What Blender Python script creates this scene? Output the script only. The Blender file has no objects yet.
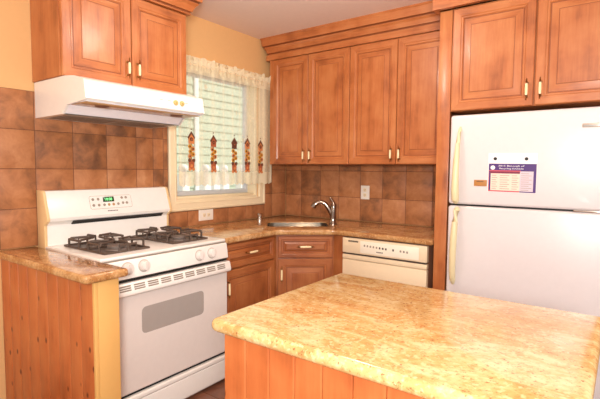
import bpy, bmesh, math, random
from mathutils import Vector, Matrix

SC = bpy.context.scene
COL = SC.collection
PI = math.pi
random.seed(7)

# ------------------------------------------------------------------ camera
CX, CY, CZ, YAW, PITCH, ROLL, FPX = 2.6893, -3.4094, 1.3599, 36.364, 3.9313, 0.423, 442.9563
ya, pt, ro = (math.radians(a) for a in (YAW, PITCH, ROLL))
_F = Vector((-math.sin(ya) * math.cos(pt), math.cos(ya) * math.cos(pt), -math.sin(pt)))
_R = Vector((math.cos(ya), math.sin(ya), 0))
_U = _R.cross(_F)
_R2 = _R * math.cos(ro) + _U * math.sin(ro)
_U2 = -_R * math.sin(ro) + _U * math.cos(ro)
cd = bpy.data.cameras.new('camera')
cam = bpy.data.objects.new('camera', cd)
COL.objects.link(cam)
cd.sensor_width = 36.0
cd.lens = FPX * 36.0 / 600.0
cd.clip_start = 0.05
m3 = Matrix((_R2, _U2, -_F)).transposed()
cam.matrix_world = Matrix.Translation((CX, CY, CZ)) @ m3.to_4x4()
SC.camera = cam

# ------------------------------------------------------------------ world, lights, exposure
W = bpy.data.worlds.new('world')
SC.world = W
W.use_nodes = True
W.node_tree.nodes['Background'].inputs['Color'].default_value = (1.0, 0.96, 0.93, 1)
W.node_tree.nodes['Background'].inputs['Strength'].default_value = 0.9


def area(name, loc, target, size, energy, color, shape='DISK'):
    l = bpy.data.lights.new(name, 'AREA')
    l.shape = shape
    l.size = size
    l.energy = energy
    l.color = color
    o = bpy.data.objects.new(name, l)
    COL.objects.link(o)
    o.location = loc
    o.rotation_euler = (Vector(target) - Vector(loc)).to_track_quat('-Z', 'Y').to_euler()
    return o


_p = bpy.data.lights.new('ceiling_globe_light', 'POINT')
_p.energy = 19
_p.color = (1.0, 0.93, 0.82)
_p.shadow_soft_size = 0.11
_po = bpy.data.objects.new('ceiling_globe_light', _p)
COL.objects.link(_po)
_po.location = (1.38, -1.60, 2.34)
area('bounce_flash_light', (2.95, -3.8, 1.55), (1.4, -1.6, 2.51), 0.5, 78, (1.0, 0.96, 0.91))  # unseen fill lamp, added to brighten the ceiling

_s = bpy.data.lights.new('sun', 'SUN')
_s.energy = 4.5
_s.angle = math.radians(3)
_s.color = (1.0, 0.97, 0.90)
_so = bpy.data.objects.new('sun', _s)
COL.objects.link(_so)
_so.location = (2, 4, 8)
_so.rotation_euler = Vector((-0.5, -0.7, -0.75)).to_track_quat('-Z', 'Y').to_euler()

SC.view_settings.view_transform = 'Standard'
SC.view_settings.look = 'None'
SC.view_settings.exposure = 0.06
SC.view_settings.gamma = 1.0
SC.view_settings.use_curve_mapping = False


# ------------------------------------------------------------------ materials
def s2l(c):
    return tuple(((x / 255) / 12.92 if x / 255 <= 0.04045 else ((x / 255 + 0.055) / 1.055) ** 2.4) for x in c) + (1.0,)


def new_mat(name):
    m = bpy.data.materials.new(name)
    m.use_nodes = True
    nt = m.node_tree
    b = nt.nodes['Principled BSDF']
    return m, nt, b


def N(nt, t, **kw):
    n = nt.nodes.new(t)
    for k, v in kw.items():
        setattr(n, k, v)
    return n


def plain(name, rgb, rough=0.5, metal=0.0, coat=0.0, emit=None, noise=0.03, scale=30.0):
    """Flat paint / enamel / metal with a faint procedural unevenness."""
    m, nt, b = new_mat(name)
    tc = N(nt, 'ShaderNodeTexCoord')
    nz = N(nt, 'ShaderNodeTexNoise')
    nz.inputs['Scale'].default_value = scale
    nt.links.new(tc.outputs['Object'], nz.inputs['Vector'])
    hs = N(nt, 'ShaderNodeMix', data_type='RGBA')
    c = s2l(rgb)
    hs.inputs['A'].default_value = tuple(x * (1 - noise) for x in c[:3]) + (1,)
    hs.inputs['B'].default_value = tuple(min(1, x * (1 + noise)) for x in c[:3]) + (1,)
    nt.links.new(nz.outputs['Fac'], hs.inputs['Factor'])
    nt.links.new(hs.outputs['Result'], b.inputs['Base Color'])
    b.inputs['Roughness'].default_value = rough
    b.inputs['Metallic'].default_value = metal
    b.inputs['Coat Weight'].default_value = coat
    if emit:
        b.inputs['Emission Color'].default_value = s2l(rgb)
        b.inputs['Emission Strength'].default_value = emit
    return m


def ramp(nt, stops):
    r = N(nt, 'ShaderNodeValToRGB')
    els = r.color_ramp.elements
    while len(els) < len(stops):
        els.new(0.5)
    for e, (p, c) in zip(els, stops):
        e.position = p
        e.color = s2l(c) if max(c) > 1.001 else tuple(c) + (1,)
    return r


def wood(name, axis, dark, mid, light, rough=0.38, knots=False, strength=1.0):
    """Stained wood; the grain runs along z ('v') or along the horizontal ('h')."""
    m, nt, b = new_mat(name)
    L = nt.links.new
    tc = N(nt, 'ShaderNodeTexCoord')
    oi = N(nt, 'ShaderNodeObjectInfo')
    off = N(nt, 'ShaderNodeVectorMath', operation='SCALE')
    off.inputs[0].default_value = (7.3, 3.1, 5.7)
    L(oi.outputs['Random'], off.inputs['Scale'])
    add = N(nt, 'ShaderNodeVectorMath', operation='ADD')
    L(tc.outputs['Object'], add.inputs[0])
    L(off.outputs[0], add.inputs[1])
    mp = N(nt, 'ShaderNodeMapping')
    mp.inputs['Scale'].default_value = (14, 14, 1.3) if axis == 'v' else (1.3, 1.3, 14)
    L(add.outputs[0], mp.inputs['Vector'])
    n1 = N(nt, 'ShaderNodeTexNoise')
    n1.inputs['Scale'].default_value = 1.0
    n1.inputs['Detail'].default_value = 5
    n1.inputs['Distortion'].default_value = 0.6
    L(mp.outputs[0], n1.inputs['Vector'])
    n2 = N(nt, 'ShaderNodeTexNoise')
    n2.inputs['Scale'].default_value = 7.0
    n2.inputs['Detail'].default_value = 4
    L(mp.outputs[0], n2.inputs['Vector'])
    n3 = N(nt, 'ShaderNodeTexNoise')          # broad blotches of the stain
    n3.inputs['Scale'].default_value = 6.0
    n3.inputs['Detail'].default_value = 4
    L(add.outputs[0], n3.inputs['Vector'])
    mx = N(nt, 'ShaderNodeMix', data_type='FLOAT')
    mx.inputs['Factor'].default_value = 0.28
    L(n1.outputs['Fac'], mx.inputs['A'])
    L(n2.outputs['Fac'], mx.inputs['B'])
    mx2 = N(nt, 'ShaderNodeMix', data_type='FLOAT')
    mx2.inputs['Factor'].default_value = 0.45
    L(mx.outputs['Result'], mx2.inputs['A'])
    L(n3.outputs['Fac'], mx2.inputs['B'])
    r = ramp(nt, [(0.32, dark), (0.47, mid), (0.68, light)])
    L(mx2.outputs['Result'], r.inputs['Fac'])
    colr = r.outputs['Color']
    if knots:
        kv = N(nt, 'ShaderNodeMapping')
        kv.inputs['Scale'].default_value = (14.0, 14.0, 9.0)
        L(add.outputs[0], kv.inputs['Vector'])
        vo = N(nt, 'ShaderNodeTexVoronoi')
        vo.inputs['Scale'].default_value = 1.0
        vo.inputs['Randomness'].default_value = 1.0
        L(kv.outputs[0], vo.inputs['Vector'])
        kr = ramp(nt, [(0.0, (1.0, 1.0, 1.0)), (0.09, (0.85, 0.85, 0.85)), (0.16, (0.0, 0.0, 0.0))])
        L(vo.outputs['Distance'], kr.inputs['Fac'])
        km = N(nt, 'ShaderNodeMix', data_type='RGBA')
        km.inputs['B'].default_value = s2l((92, 42, 22))
        L(kr.outputs['Color'], km.inputs['Factor'])
        L(colr, km.inputs['A'])
        colr = km.outputs['Result']
    L(colr, b.inputs['Base Color'])
    b.inputs['Roughness'].default_value = rough
    b.inputs['Coat Weight'].default_value = 0.12
    b.inputs['Coat Roughness'].default_value = 0.12
    bp = N(nt, 'ShaderNodeBump')
    bp.inputs['Strength'].default_value = 0.04
    bp.inputs['Distance'].default_value = 0.002
    L(n2.outputs['Fac'], bp.inputs['Height'])
    L(bp.outputs['Normal'], b.inputs['Normal'])
    return m


def granite(name, base, cream, amber, rust, dark, rough=0.12):
    m, nt, b = new_mat(name)
    L = nt.links.new
    tc = N(nt, 'ShaderNodeTexCoord')
    mp = N(nt, 'ShaderNodeMapping')
    mp.inputs['Rotation'].default_value = (0, 0, 0.5)
    mp.inputs['Scale'].default_value = (1.0, 2.2, 1.0)
    L(tc.outputs['Object'], mp.inputs['Vector'])
    n1 = N(nt, 'ShaderNodeTexNoise')
    n1.inputs['Scale'].default_value = 5.0
    n1.inputs['Detail'].default_value = 7
    n1.inputs['Roughness'].default_value = 0.62
    n1.inputs['Distortion'].default_value = 1.2
    L(mp.outputs[0], n1.inputs['Vector'])
    r1 = ramp(nt, [(0.30, rust), (0.40, amber), (0.50, base), (0.64, cream), (0.80, base)])
    L(n1.outputs['Fac'], r1.inputs['Fac'])
    n2 = N(nt, 'ShaderNodeTexNoise')
    n2.inputs['Scale'].default_value = 58.0
    n2.inputs['Detail'].default_value = 5
    n2.inputs['Roughness'].default_value = 0.7
    L(tc.outputs['Object'], n2.inputs['Vector'])
    r2 = ramp(nt, [(0.50, (0, 0, 0)), (0.68, (0.6, 0.6, 0.6))])
    L(n2.outputs['Fac'], r2.inputs['Fac'])
    m1 = N(nt, 'ShaderNodeMix', data_type='RGBA')
    L(r2.outputs['Color'], m1.inputs['Factor'])
    L(r1.outputs['Color'], m1.inputs['A'])
    m1.inputs['B'].default_value = s2l(rust)
    n3 = N(nt, 'ShaderNodeTexNoise')
    n3.inputs['Scale'].default_value = 120.0
    n3.inputs['Detail'].default_value = 3
    L(tc.outputs['Object'], n3.inputs['Vector'])
    r3 = ramp(nt, [(0.61, (0, 0, 0)), (0.70, (0.75, 0.75, 0.75))])
    L(n3.outputs['Fac'], r3.inputs['Fac'])
    m2 = N(nt, 'ShaderNodeMix', data_type='RGBA')
    L(r3.outputs['Color'], m2.inputs['Factor'])
    L(m1.outputs['Result'], m2.inputs['A'])
    m2.inputs['B'].default_value = s2l(dark)
    n4 = N(nt, 'ShaderNodeTexNoise')
    n4.inputs['Scale'].default_value = 90.0
    n4.inputs['Detail'].default_value = 3
    mp4 = N(nt, 'ShaderNodeMapping')
    mp4.inputs['Location'].default_value = (3.3, 1.7, 0.4)
    L(tc.outputs['Object'], mp4.inputs['Vector'])
    L(mp4.outputs[0], n4.inputs['Vector'])
    r4 = ramp(nt, [(0.54, (0, 0, 0)), (0.66, (0.75, 0.75, 0.75))])
    L(n4.outputs['Fac'], r4.inputs['Fac'])
    m4 = N(nt, 'ShaderNodeMix', data_type='RGBA')
    L(r4.outputs['Color'], m4.inputs['Factor'])
    L(m2.outputs['Result'], m4.inputs['A'])
    m4.inputs['B'].default_value = s2l(cream)
    L(m4.outputs['Result'], b.inputs['Base Color'])
    b.inputs['Roughness'].default_value = rough
    b.inputs['Specular IOR Level'].default_value = 0.6
    return m


def tiles_mat(name, stops, rough=0.38):
    m, nt, b = new_mat(name)
    L = nt.links.new
    tc = N(nt, 'ShaderNodeTexCoord')
    at = N(nt, 'ShaderNodeAttribute', attribute_name='tint')
    n1 = N(nt, 'ShaderNodeTexNoise')
    n1.inputs['Scale'].default_value = 9.0
    n1.inputs['Detail'].default_value = 6
    n1.inputs['Roughness'].default_value = 0.62
    n1.inputs['Distortion'].default_value = 0.35
    L(tc.outputs['Object'], n1.inputs['Vector'])
    ad = N(nt, 'ShaderNodeMath', operation='MULTIPLY_ADD')
    L(n1.outputs['Fac'], ad.inputs[0])
    ad.inputs[1].default_value = 0.68
    L(at.outputs['Fac'], ad.inputs[2])
    r = ramp(nt, stops)
    L(ad.outputs[0], r.inputs['Fac'])
    L(r.outputs['Color'], b.inputs['Base Color'])
    b.inputs['Roughness'].default_value = rough
    bp = N(nt, 'ShaderNodeBump')
    bp.inputs['Strength'].default_value = 0.25
    bp.inputs['Distance'].default_value = 0.004
    L(n1.outputs['Fac'], bp.inputs['Height'])
    L(bp.outputs['Normal'], b.inputs['Normal'])
    return m


M = {}
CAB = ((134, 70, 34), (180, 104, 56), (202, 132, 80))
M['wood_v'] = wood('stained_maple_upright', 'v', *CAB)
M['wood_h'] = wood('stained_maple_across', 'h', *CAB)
BASE_SHADED = ((122, 64, 32), (158, 88, 45), (182, 114, 66))  # same cabinet maple, darkened for the weaker light below the counters
M['base_v'] = wood('stained_maple_base_upright', 'v', *BASE_SHADED)
M['base_h'] = wood('stained_maple_base_across', 'h', *BASE_SHADED)
M['pine'] = wood('knotty_pine', 'v', (160, 82, 40), (190, 104, 55), (204, 126, 72), rough=0.4, knots=True)
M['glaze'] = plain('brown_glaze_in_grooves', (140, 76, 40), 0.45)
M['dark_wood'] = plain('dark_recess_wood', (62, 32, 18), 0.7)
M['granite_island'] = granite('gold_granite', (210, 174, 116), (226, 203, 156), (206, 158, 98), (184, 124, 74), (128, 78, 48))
M['granite'] = granite('amber_granite', (188, 138, 86), (214, 174, 124), (170, 116, 66), (156, 104, 62), (104, 68, 46))  # island stone browned to carry the wall counters' shade and warm reflections
M['tile'] = tiles_mat('slate_look_tile', [(0.30, (86, 58, 42)), (0.44, (138, 90, 58)), (0.55, (172, 112, 70)), (0.68, (190, 130, 86)), (0.84, (212, 160, 116))])
M['grout'] = plain('grout', (120, 78, 54), 0.9)
M['wall'] = plain('orange_beige_paint', (226, 178, 120), 0.75)
M['wall_end'] = plain('butter_beige_paint', (222, 172, 100), 0.7)
M['ceiling'] = plain('ceiling_paint', (236, 218, 208), 0.85)
M['floor'] = tiles_mat('floor_tile', [(0.2, (96, 60, 46)), (0.5, (136, 88, 66)), (0.9, (170, 120, 94))], 0.3)
M['enamel'] = plain('white_enamel', (240, 236, 230), 0.22, coat=0.3)
M['enamel_soft'] = plain('white_oven_enamel', (226, 217, 211), 0.28, coat=0.2)
M['bisque'] = plain('bisque_plastic', (234, 212, 178), 0.35)
M['bisque_light'] = plain('pale_bisque_plastic', (246, 236, 216), 0.35)
M['fridge'] = plain('white_fridge_enamel', (222, 215, 215), 0.3, coat=0.25)
M['cream'] = plain('cream_plastic', (232, 216, 172), 0.35)
M['tan_plastic'] = plain('tan_plastic', (230, 196, 144), 0.4)
M['grey_glass'] = plain('grey_oven_glass', (168, 160, 154), 0.15)
M['black'] = plain('black_rubber', (20, 18, 17), 0.55)
M['iron'] = plain('cast_iron', (84, 68, 58), 0.5)
M['pan'] = plain('dark_drip_pan', (86, 72, 64), 0.4)
M['burner'] = plain('burner_cap', (120, 106, 98), 0.45)
M['steel'] = plain('brushed_steel', (222, 214, 204), 0.16, metal=1.0)
M['chrome'] = plain('chrome', (158, 142, 130), 0.14, metal=1.0)
M['brass'] = plain('antique_brass', (150, 104, 58), 0.3, metal=1.0)
M['ceramic'] = plain('cream_ceramic', (246, 226, 178), 0.18, coat=0.4)
M['panel_ink'] = plain('grey_panel_print', (150, 138, 124), 0.5)
M['print'] = plain('dark_print', (70, 58, 50), 0.5)
M['led'] = plain('green_display', (18, 150, 50), 0.3, emit=0.25)
M['led_dark'] = plain('display_window', (16, 60, 28), 0.2)
M['led_digit'] = plain('display_digit', (140, 255, 160), 0.3, emit=1.0)
M['white_plastic'] = plain('white_plastic', (240, 234, 222), 0.3)
M['casing'] = plain('cream_window_paint', (240, 222, 186), 0.4)
M['sash'] = plain('pale_sash_metal', (206, 208, 212), 0.4)
M['purple'] = plain('purple_card', (74, 38, 112), 0.45)
M['paper'] = plain('white_card', (246, 240, 240), 0.5)
M['pink'] = plain('pink_print', (202, 84, 96), 0.5)
M['maroon'] = plain('maroon_print', (120, 34, 66), 0.5)
M['lilac'] = plain('lilac_print', (214, 196, 206), 0.5)
M['peach'] = plain('peach_print', (240, 214, 196), 0.5)
M['orange_card'] = plain('orange_wood_card', (180, 122, 60), 0.5)
M['siding'] = plain('pale_siding', (190, 200, 178), 0.6)
M['vinyl'] = plain('white_vinyl', (240, 240, 240), 0.4)
M['thread_red'] = plain('brick_red_thread', (176, 92, 56), 0.8, scale=200, noise=0.15)
M['thread_brown'] = plain('dark_brown_thread', (104, 60, 40), 0.8, scale=200, noise=0.15)
M['thread_gold'] = plain('gold_thread', (214, 150, 52), 0.8, scale=200, noise=0.15)
M['thread_orange'] = plain('orange_thread', (208, 132, 76), 0.8, scale=200, noise=0.15)
M['thread_green'] = plain('olive_thread', (120, 112, 52), 0.8, scale=200, noise=0.15)
M['filter'] = plain('aluminium_mesh', (150, 132, 116), 0.45, metal=0.6)
M['lens'] = plain('amber_lens', (190, 150, 104), 0.25)
M['hood_knob'] = plain('ivory_knob', (206, 178, 112), 0.35)
M['dial'] = plain('grey_dial_ring', (188, 178, 168), 0.4)
M['hood_inner'] = plain('hood_underside', (242, 238, 242), 0.4)


def glass_mat():
    m, nt, b = new_mat('window_glass')
    out = nt.nodes['Material Output']
    t = N(nt, 'ShaderNodeBsdfTransparent')
    t.inputs['Color'].default_value = (0.96, 0.98, 0.97, 1)
    g = N(nt, 'ShaderNodeBsdfGlossy')
    g.inputs['Roughness'].default_value = 0.03
    lw = N(nt, 'ShaderNodeLayerWeight')
    lw.inputs['Blend'].default_value = 0.25
    fr = N(nt, 'ShaderNodeMath', operation='MULTIPLY')
    fr.inputs[1].default_value = 0.22
    nt.links.new(lw.outputs['Facing'], fr.inputs[0])
    mx = N(nt, 'ShaderNodeMixShader')
    nt.links.new(fr.outputs[0], mx.inputs[0])
    nt.links.new(t.outputs[0], mx.inputs[1])
    nt.links.new(g.outputs[0], mx.inputs[2])
    nt.links.new(mx.outputs[0], out.inputs['Surface'])
    return m


def lace_mat():
    """Sheer cream cloth: woven flowers and the hem are denser than the net."""
    m, nt, b = new_mat('sheer_lace')
    L = nt.links.new
    out = nt.nodes['Material Output']
    tc = N(nt, 'ShaderNodeTexCoord')
    at = N(nt, 'ShaderNodeAttribute', attribute_name='tint')
    mp = N(nt, 'ShaderNodeMapping')
    mp.inputs['Scale'].default_value = (0.001, 7.0, 7.0)
    L(tc.outputs['Object'], mp.inputs['Vector'])
    vo = N(nt, 'ShaderNodeTexVoronoi')
    vo.inputs['Scale'].default_value = 1.0
    L(mp.outputs[0], vo.inputs['Vector'])
    fr = ramp(nt, [(0.10, (0.5, 0.5, 0.5)), (0.2, (0, 0, 0))])
    L(vo.outputs['Distance'], fr.inputs['Fac'])
    nz = N(nt, 'ShaderNodeTexNoise')
    nz.inputs['Scale'].default_value = 60
    L(tc.outputs['Object'], nz.inputs['Vector'])
    nr = ramp(nt, [(0.4, (0, 0, 0)), (0.65, (0.12, 0.12, 0.12))])
    L(nz.outputs['Fac'], nr.inputs['Fac'])
    a1 = N(nt, 'ShaderNodeMath', operation='ADD')
    L(fr.outputs['Color'], a1.inputs[0])
    L(at.outputs['Fac'], a1.inputs[1])
    a2 = N(nt, 'ShaderNodeMath', operation='MULTIPLY')
    L(nr.outputs['Color'], a2.inputs[0])
    L(at.outputs['Fac'], a2.inputs[1])
    a3 = N(nt, 'ShaderNodeMath', operation='ADD')
    a3.use_clamp = True
    L(a1.outputs[0], a3.inputs[0])
    L(a2.outputs[0], a3.inputs[1])
    d = N(nt, 'ShaderNodeBsdfDiffuse')
    d.inputs['Color'].default_value = s2l((248, 236, 206))
    tl = N(nt, 'ShaderNodeBsdfTranslucent')
    tl.inputs['Color'].default_value = s2l((250, 242, 220))
    m1 = N(nt, 'ShaderNodeMixShader')
    m1.inputs[0].default_value = 0.45
    L(d.outputs[0], m1.inputs[1])
    L(tl.outputs[0], m1.inputs[2])
    tr = N(nt, 'ShaderNodeBsdfTransparent')
    m2 = N(nt, 'ShaderNodeMixShader')
    L(a3.outputs[0], m2.inputs[0])
    L(tr.outputs[0], m2.inputs[1])
    L(m1.outputs[0], m2.inputs[2])
    L(m2.outputs[0], out.inputs['Surface'])
    return m


M['glass'] = glass_mat()
M['lace'] = lace_mat()


# ------------------------------------------------------------------ mesh builder
class MB:
    """Collects shapes (in world coordinates) into ONE mesh object."""

    def __init__(self, frame=None):
        self.bm = bmesh.new()
        self.tint = self.bm.faces.layers.float.new('tint')
        self.X = frame or Matrix.Identity(4)

    def _v(self, p):
        return self.bm.verts.new(self.X @ Vector(p))

    def face(self, vs, mi=0, tint=0.0):
        try:
            f = self.bm.faces.new(vs)
        except ValueError:
            return None
        f.material_index = mi
        f[self.tint] = tint
        return f

    def poly(self, pts, mi=0, tint=0.0):
        return self.face([self._v(p) for p in pts], mi, tint)

    def box(self, a, b, bev=0.0, seg=2, mi=0, tint=0.0):
        t = bmesh.new()
        bmesh.ops.create_cube(t, size=1.0)
        a, b = Vector(a), Vector(b)
        lo = Vector([min(a[i], b[i]) for i in range(3)])
        hi = Vector([max(a[i], b[i]) for i in range(3)])
        for v in t.verts:
            v.co = Vector([lo[i] + (v.co[i] + 0.5) * (hi[i] - lo[i]) for i in range(3)])
        if bev > 0:
            bmesh.ops.bevel(t, geom=t.edges[:], offset=min(bev, 0.49 * min(hi - lo)), segments=seg, profile=0.5, affect='EDGES')
        self.merge(t, mi, tint)

    def merge(self, t, mi=0, tint=0.0):
        mp = {}
        for v in t.verts:
            mp[v] = self._v(v.co)
        for f in t.faces:
            self.face([mp[v] for v in f.verts], mi, tint)
        t.free()

    def prism(self, pts, axis, lo, hi, bev=0.0, mi=0):
        """Extrude a 2D polygon along an axis: 'x' takes (y,z), 'y' takes (x,z), 'z' takes (x,y)."""
        t = bmesh.new()
        mk = {'x': lambda p, h: (h, p[0], p[1]), 'y': lambda p, h: (p[0], h, p[1]), 'z': lambda p, h: (p[0], p[1], h)}[axis]
        A = [t.verts.new(mk(p, lo)) for p in pts]
        B = [t.verts.new(mk(p, hi)) for p in pts]
        t.faces.new(A)
        t.faces.new(B[::-1])
        n = len(pts)
        for i in range(n):
            t.faces.new((A[i], B[i], B[(i + 1) % n], A[(i + 1) % n]))
        bmesh.ops.recalc_face_normals(t, faces=t.faces[:])
        if bev > 0:
            bmesh.ops.bevel(t, geom=t.edges[:], offset=bev, segments=2, profile=0.5, affect='EDGES')
        self.merge(t, mi)

    def tube(self, pts, rad, seg=10, mi=0, squash=None):
        pts = [Vector(p) for p in pts]
        if not hasattr(rad, '__len__'):
            rad = [rad] * len(pts)
        rings = []
        up = Vector((0.13, 0.21, 0.97))
        for i, p in enumerate(pts):
            d = (pts[min(i + 1, len(pts) - 1)] - pts[max(i - 1, 0)]).normalized()
            a = d.cross(up)
            if a.length < 1e-3:
                a = d.cross(Vector((1, 0, 0)))
            a.normalize()
            b = d.cross(a).normalized()
            ring = []
            for k in range(seg):
                an = 2 * PI * k / seg
                ring.append(self._v(p + a * rad[i] * math.cos(an) + b * rad[i] * math.sin(an) * (squash or 1)))
            rings.append(ring)
        for r0, r1 in zip(rings, rings[1:]):
            for k in range(seg):
                self.face((r0[k], r0[(k + 1) % seg], r1[(k + 1) % seg], r1[k]), mi)
        self.face(rings[0][::-1], mi)
        self.face(rings[-1], mi)

    def lathe(self, prof, origin, axis, seg=16, mi=0):
        """Revolve (radius, height) pairs about an axis through origin."""
        o = Vector(origin)
        d = Vector(axis).normalized()
        a = d.orthogonal().normalized()
        b = d.cross(a)
        rings = []
        for r, h in prof:
            r = max(r, 1e-4)
            rings.append([self._v(o + d * h + (a * math.cos(2 * PI * k / seg) + b * math.sin(2 * PI * k / seg)) * r) for k in range(seg)])
        for r0, r1 in zip(rings, rings[1:]):
            for k in range(seg):
                self.face((r0[k], r0[(k + 1) % seg], r1[(k + 1) % seg], r1[k]), mi)
        self.face(rings[0][::-1], mi)
        self.face(rings[-1], mi)

    def rings(self, w, h, prof, v=0, hz=0, cap=True, base=True, glaze=()):
        """Concentric rectangles (inset, height) on the frame's u,v plane: mitred door profiles."""
        R = []
        for ins, n in prof:
            R.append([self._v(p) for p in ((ins, ins, n), (w - ins, ins, n), (w - ins, h - ins, n), (ins, h - ins, n))])
        for i, (r0, r1) in enumerate(zip(R, R[1:])):
            for k in range(4):
                self.face((r0[k], r0[(k + 1) % 4], r1[(k + 1) % 4], r1[k]), 2 if i in glaze else hz if k in (0, 2) else v)
        if cap:
            self.face(R[-1], v)
        if base:
            self.face(R[0][::-1], v)

    def build(self, name, mats, parent=None, loc=None, smooth=35, kind=None):
        bmesh.ops.recalc_face_normals(self.bm, faces=self.bm.faces[:])
        off = Vector(loc) if loc is not None else (base_of(parent) if parent else Vector((0, 0, 0)))
        bmesh.ops.translate(self.bm, vec=-off, verts=self.bm.verts[:])
        me = bpy.data.meshes.new(name)
        self.bm.to_mesh(me)
        self.bm.free()
        if smooth:
            me.shade_smooth()
            me.set_sharp_from_angle(angle=math.radians(smooth))
        for mm in (mats if isinstance(mats, (list, tuple)) else [mats]):
            me.materials.append(M[mm])
        o = bpy.data.objects.new(name, me)
        COL.objects.link(o)
        if parent:
            o.parent = parent
        else:
            o.location = off
        if kind:
            o['kind'] = kind
        return o


def base_of(o):
    while o.parent:
        o = o.parent
    return Vector(o.location)


def thing(name, label, cat, loc=(0, 0, 0), group=None):
    o = bpy.data.objects.new(name, None)
    o.empty_display_size = 0.1
    COL.objects.link(o)
    o.location = loc
    return tag(o, label, cat, group)


def tag(o, label, cat, group=None):
    o['label'] = label
    o['category'] = cat
    if group:
        o['group'] = group
    return o


def lab(o, text):
    o['label'] = text
    return o


def frame(origin, u, n):
    """Local axes: u to the right, v up, n out of the face."""
    u, n = Vector(u).normalized(), Vector(n).normalized()
    m = Matrix((u, Vector((0, 0, 1)), n)).transposed().to_4x4()
    return Matrix.Translation(origin) @ m


def text_part(name, s, mat, X, width, height, parent, depth=0.0006):
    """Lettering as real mesh, fitted into width x height on the frame X (origin lower left)."""
    cu = bpy.data.curves.new('lettering', 'FONT')
    cu.body = s
    cu.extrude = 0.01
    to = bpy.data.objects.new('lettering', cu)
    COL.objects.link(to)
    bpy.context.view_layer.update()
    me = bpy.data.meshes.new_from_object(to.evaluated_get(bpy.context.evaluated_depsgraph_get()))
    bpy.data.objects.remove(to)
    bpy.data.curves.remove(cu)
    xs = [v.co.x for v in me.vertices]
    ys = [v.co.y for v in me.vertices]
    x0, x1, y0, y1 = min(xs), max(xs), min(ys), max(ys)
    off = base_of(parent)
    for v in me.vertices:
        p = Vector(((v.co.x - x0) / (x1 - x0) * width, (v.co.y - y0) / (y1 - y0) * height, depth if v.co.z > 0 else 0.0))
        v.co = (X @ p) - off
    me.name = name
    me.materials.clear()
    me.materials.append(M[mat])
    o = bpy.data.objects.new(name, me)
    COL.objects.link(o)
    o.parent = parent
    return o


def round_poly(pts, rad, seg=5):
    out = []
    n = len(pts)
    if not hasattr(rad, '__len__'):
        rad = [rad] * n
    for i in range(n):
        p, a, b = Vector(pts[i]), Vector(pts[i - 1]), Vector(pts[(i + 1) % n])
        r = rad[i]
        if r <= 0:
            out.append(tuple(p))
            continue
        da, db = (a - p).normalized(), (b - p).normalized()
        for k in range(seg + 1):
            t = k / seg
            q = (p + da * r) * (1 - t) ** 2 + p * 2 * t * (1 - t) + (p + db * r) * t ** 2
            out.append(tuple(q))
    return out


def inset_poly(pts, d):
    """Offset a counter-clockwise polygon inwards by d."""
    n = len(pts)
    out = []
    for i in range(n):
        p, a, b = Vector(pts[i]), Vector(pts[i - 1]), Vector(pts[(i + 1) % n])
        e1, e2 = (p - a).normalized(), (b - p).normalized()
        n1, n2 = Vector((-e1.y, e1.x)), Vector((-e2.y, e2.x))
        k = 1 + n1.dot(n2)
        out.append(tuple(p + (n1 + n2) * (d / max(k, 0.2))))
    return out


def slab(mb, outline, z0, z1, r, hole=None):
    """Stone slab with a rounded edge; outline counter-clockwise; optional hole."""
    steps = 4
    lv = [(r * (1 - math.sin(PI / 2 * k / steps)), z0 + r * (1 - math.cos(PI / 2 * k / steps))) for k in range(steps + 1)]
    lv += [(r * (1 - math.cos(PI / 2 * k / steps)), z1 - r + r * math.sin(PI / 2 * k / steps)) for k in range(steps + 1)]
    rings = [[mb._v((x, y, z)) for x, y in inset_poly(outline, d)] for d, z in lv]
    n = len(outline)
    for r0, r1 in zip(rings, rings[1:]):
        for k in range(n):
            mb.face((r0[k], r0[(k + 1) % n], r1[(k + 1) % n], r1[k]))
    hr = []
    if hole:
        hr = [[mb._v((x, y, z)) for x, y in hole] for z in (z0, z1)]
        for k in range(len(hole)):
            mb.face((hr[0][k], hr[1][k], hr[1][(k + 1) % len(hole)], hr[0][(k + 1) % len(hole)]))
    for i, rg in ((0, rings[0]), (1, rings[-1])):
        if not hole:
            mb.face(rg)
            continue
        es = []
        for loop in (rg, hr[i]):
            for k in range(len(loop)):
                e = mb.bm.edges.get((loop[k], loop[(k + 1) % len(loop)])) or mb.bm.edges.new((loop[k], loop[(k + 1) % len(loop)]))
                es.append(e)
        bmesh.ops.triangle_fill(mb.bm, use_beauty=True, edges=es)


def sweep(mb, path, prof, dark=()):
    """Sweep a (outward, z) profile along an open plan polyline; outward is to the right of travel."""
    n = len(path)
    P = [Vector(p) for p in path]
    rings = []
    for i in range(n):
        ns = []
        for j in (i - 1, i):
            if 0 <= j < n - 1:
                e = (P[j + 1] - P[j]).normalized()
                ns.append(Vector((e.y, -e.x)))
        if len(ns) == 2:
            b = (ns[0] + ns[1]) / (1 + ns[0].dot(ns[1]))
        else:
            b = ns[0]
        rings.append([mb._v((P[i].x + b.x * d, P[i].y + b.y * d, z)) for d, z in prof])
    m = len(prof)
    for r0, r1 in zip(rings, rings[1:]):
        for k in range(m):
            mb.face((r0[k], r0[(k + 1) % m], r1[(k + 1) % m], r1[k]), 1 if k in dark else 0)
    mb.face(rings[0])
    mb.face(rings[-1][::-1])


# ------------------------------------------------------------------ cabinet pieces
def raised_profile(t, f, d=0.034):
    return [(0, 0), (0, t - 0.004), (0.004, t), (f - 0.018, t), (f - 0.013, t - 0.004), (f - 0.005, t - 0.004), (f, t - 0.011),
            (f + 0.005, t - 0.011), (f + d, t - 0.002), (f + d + 0.003, t - 0.0022), (f + d + 0.005, t)]


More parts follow.
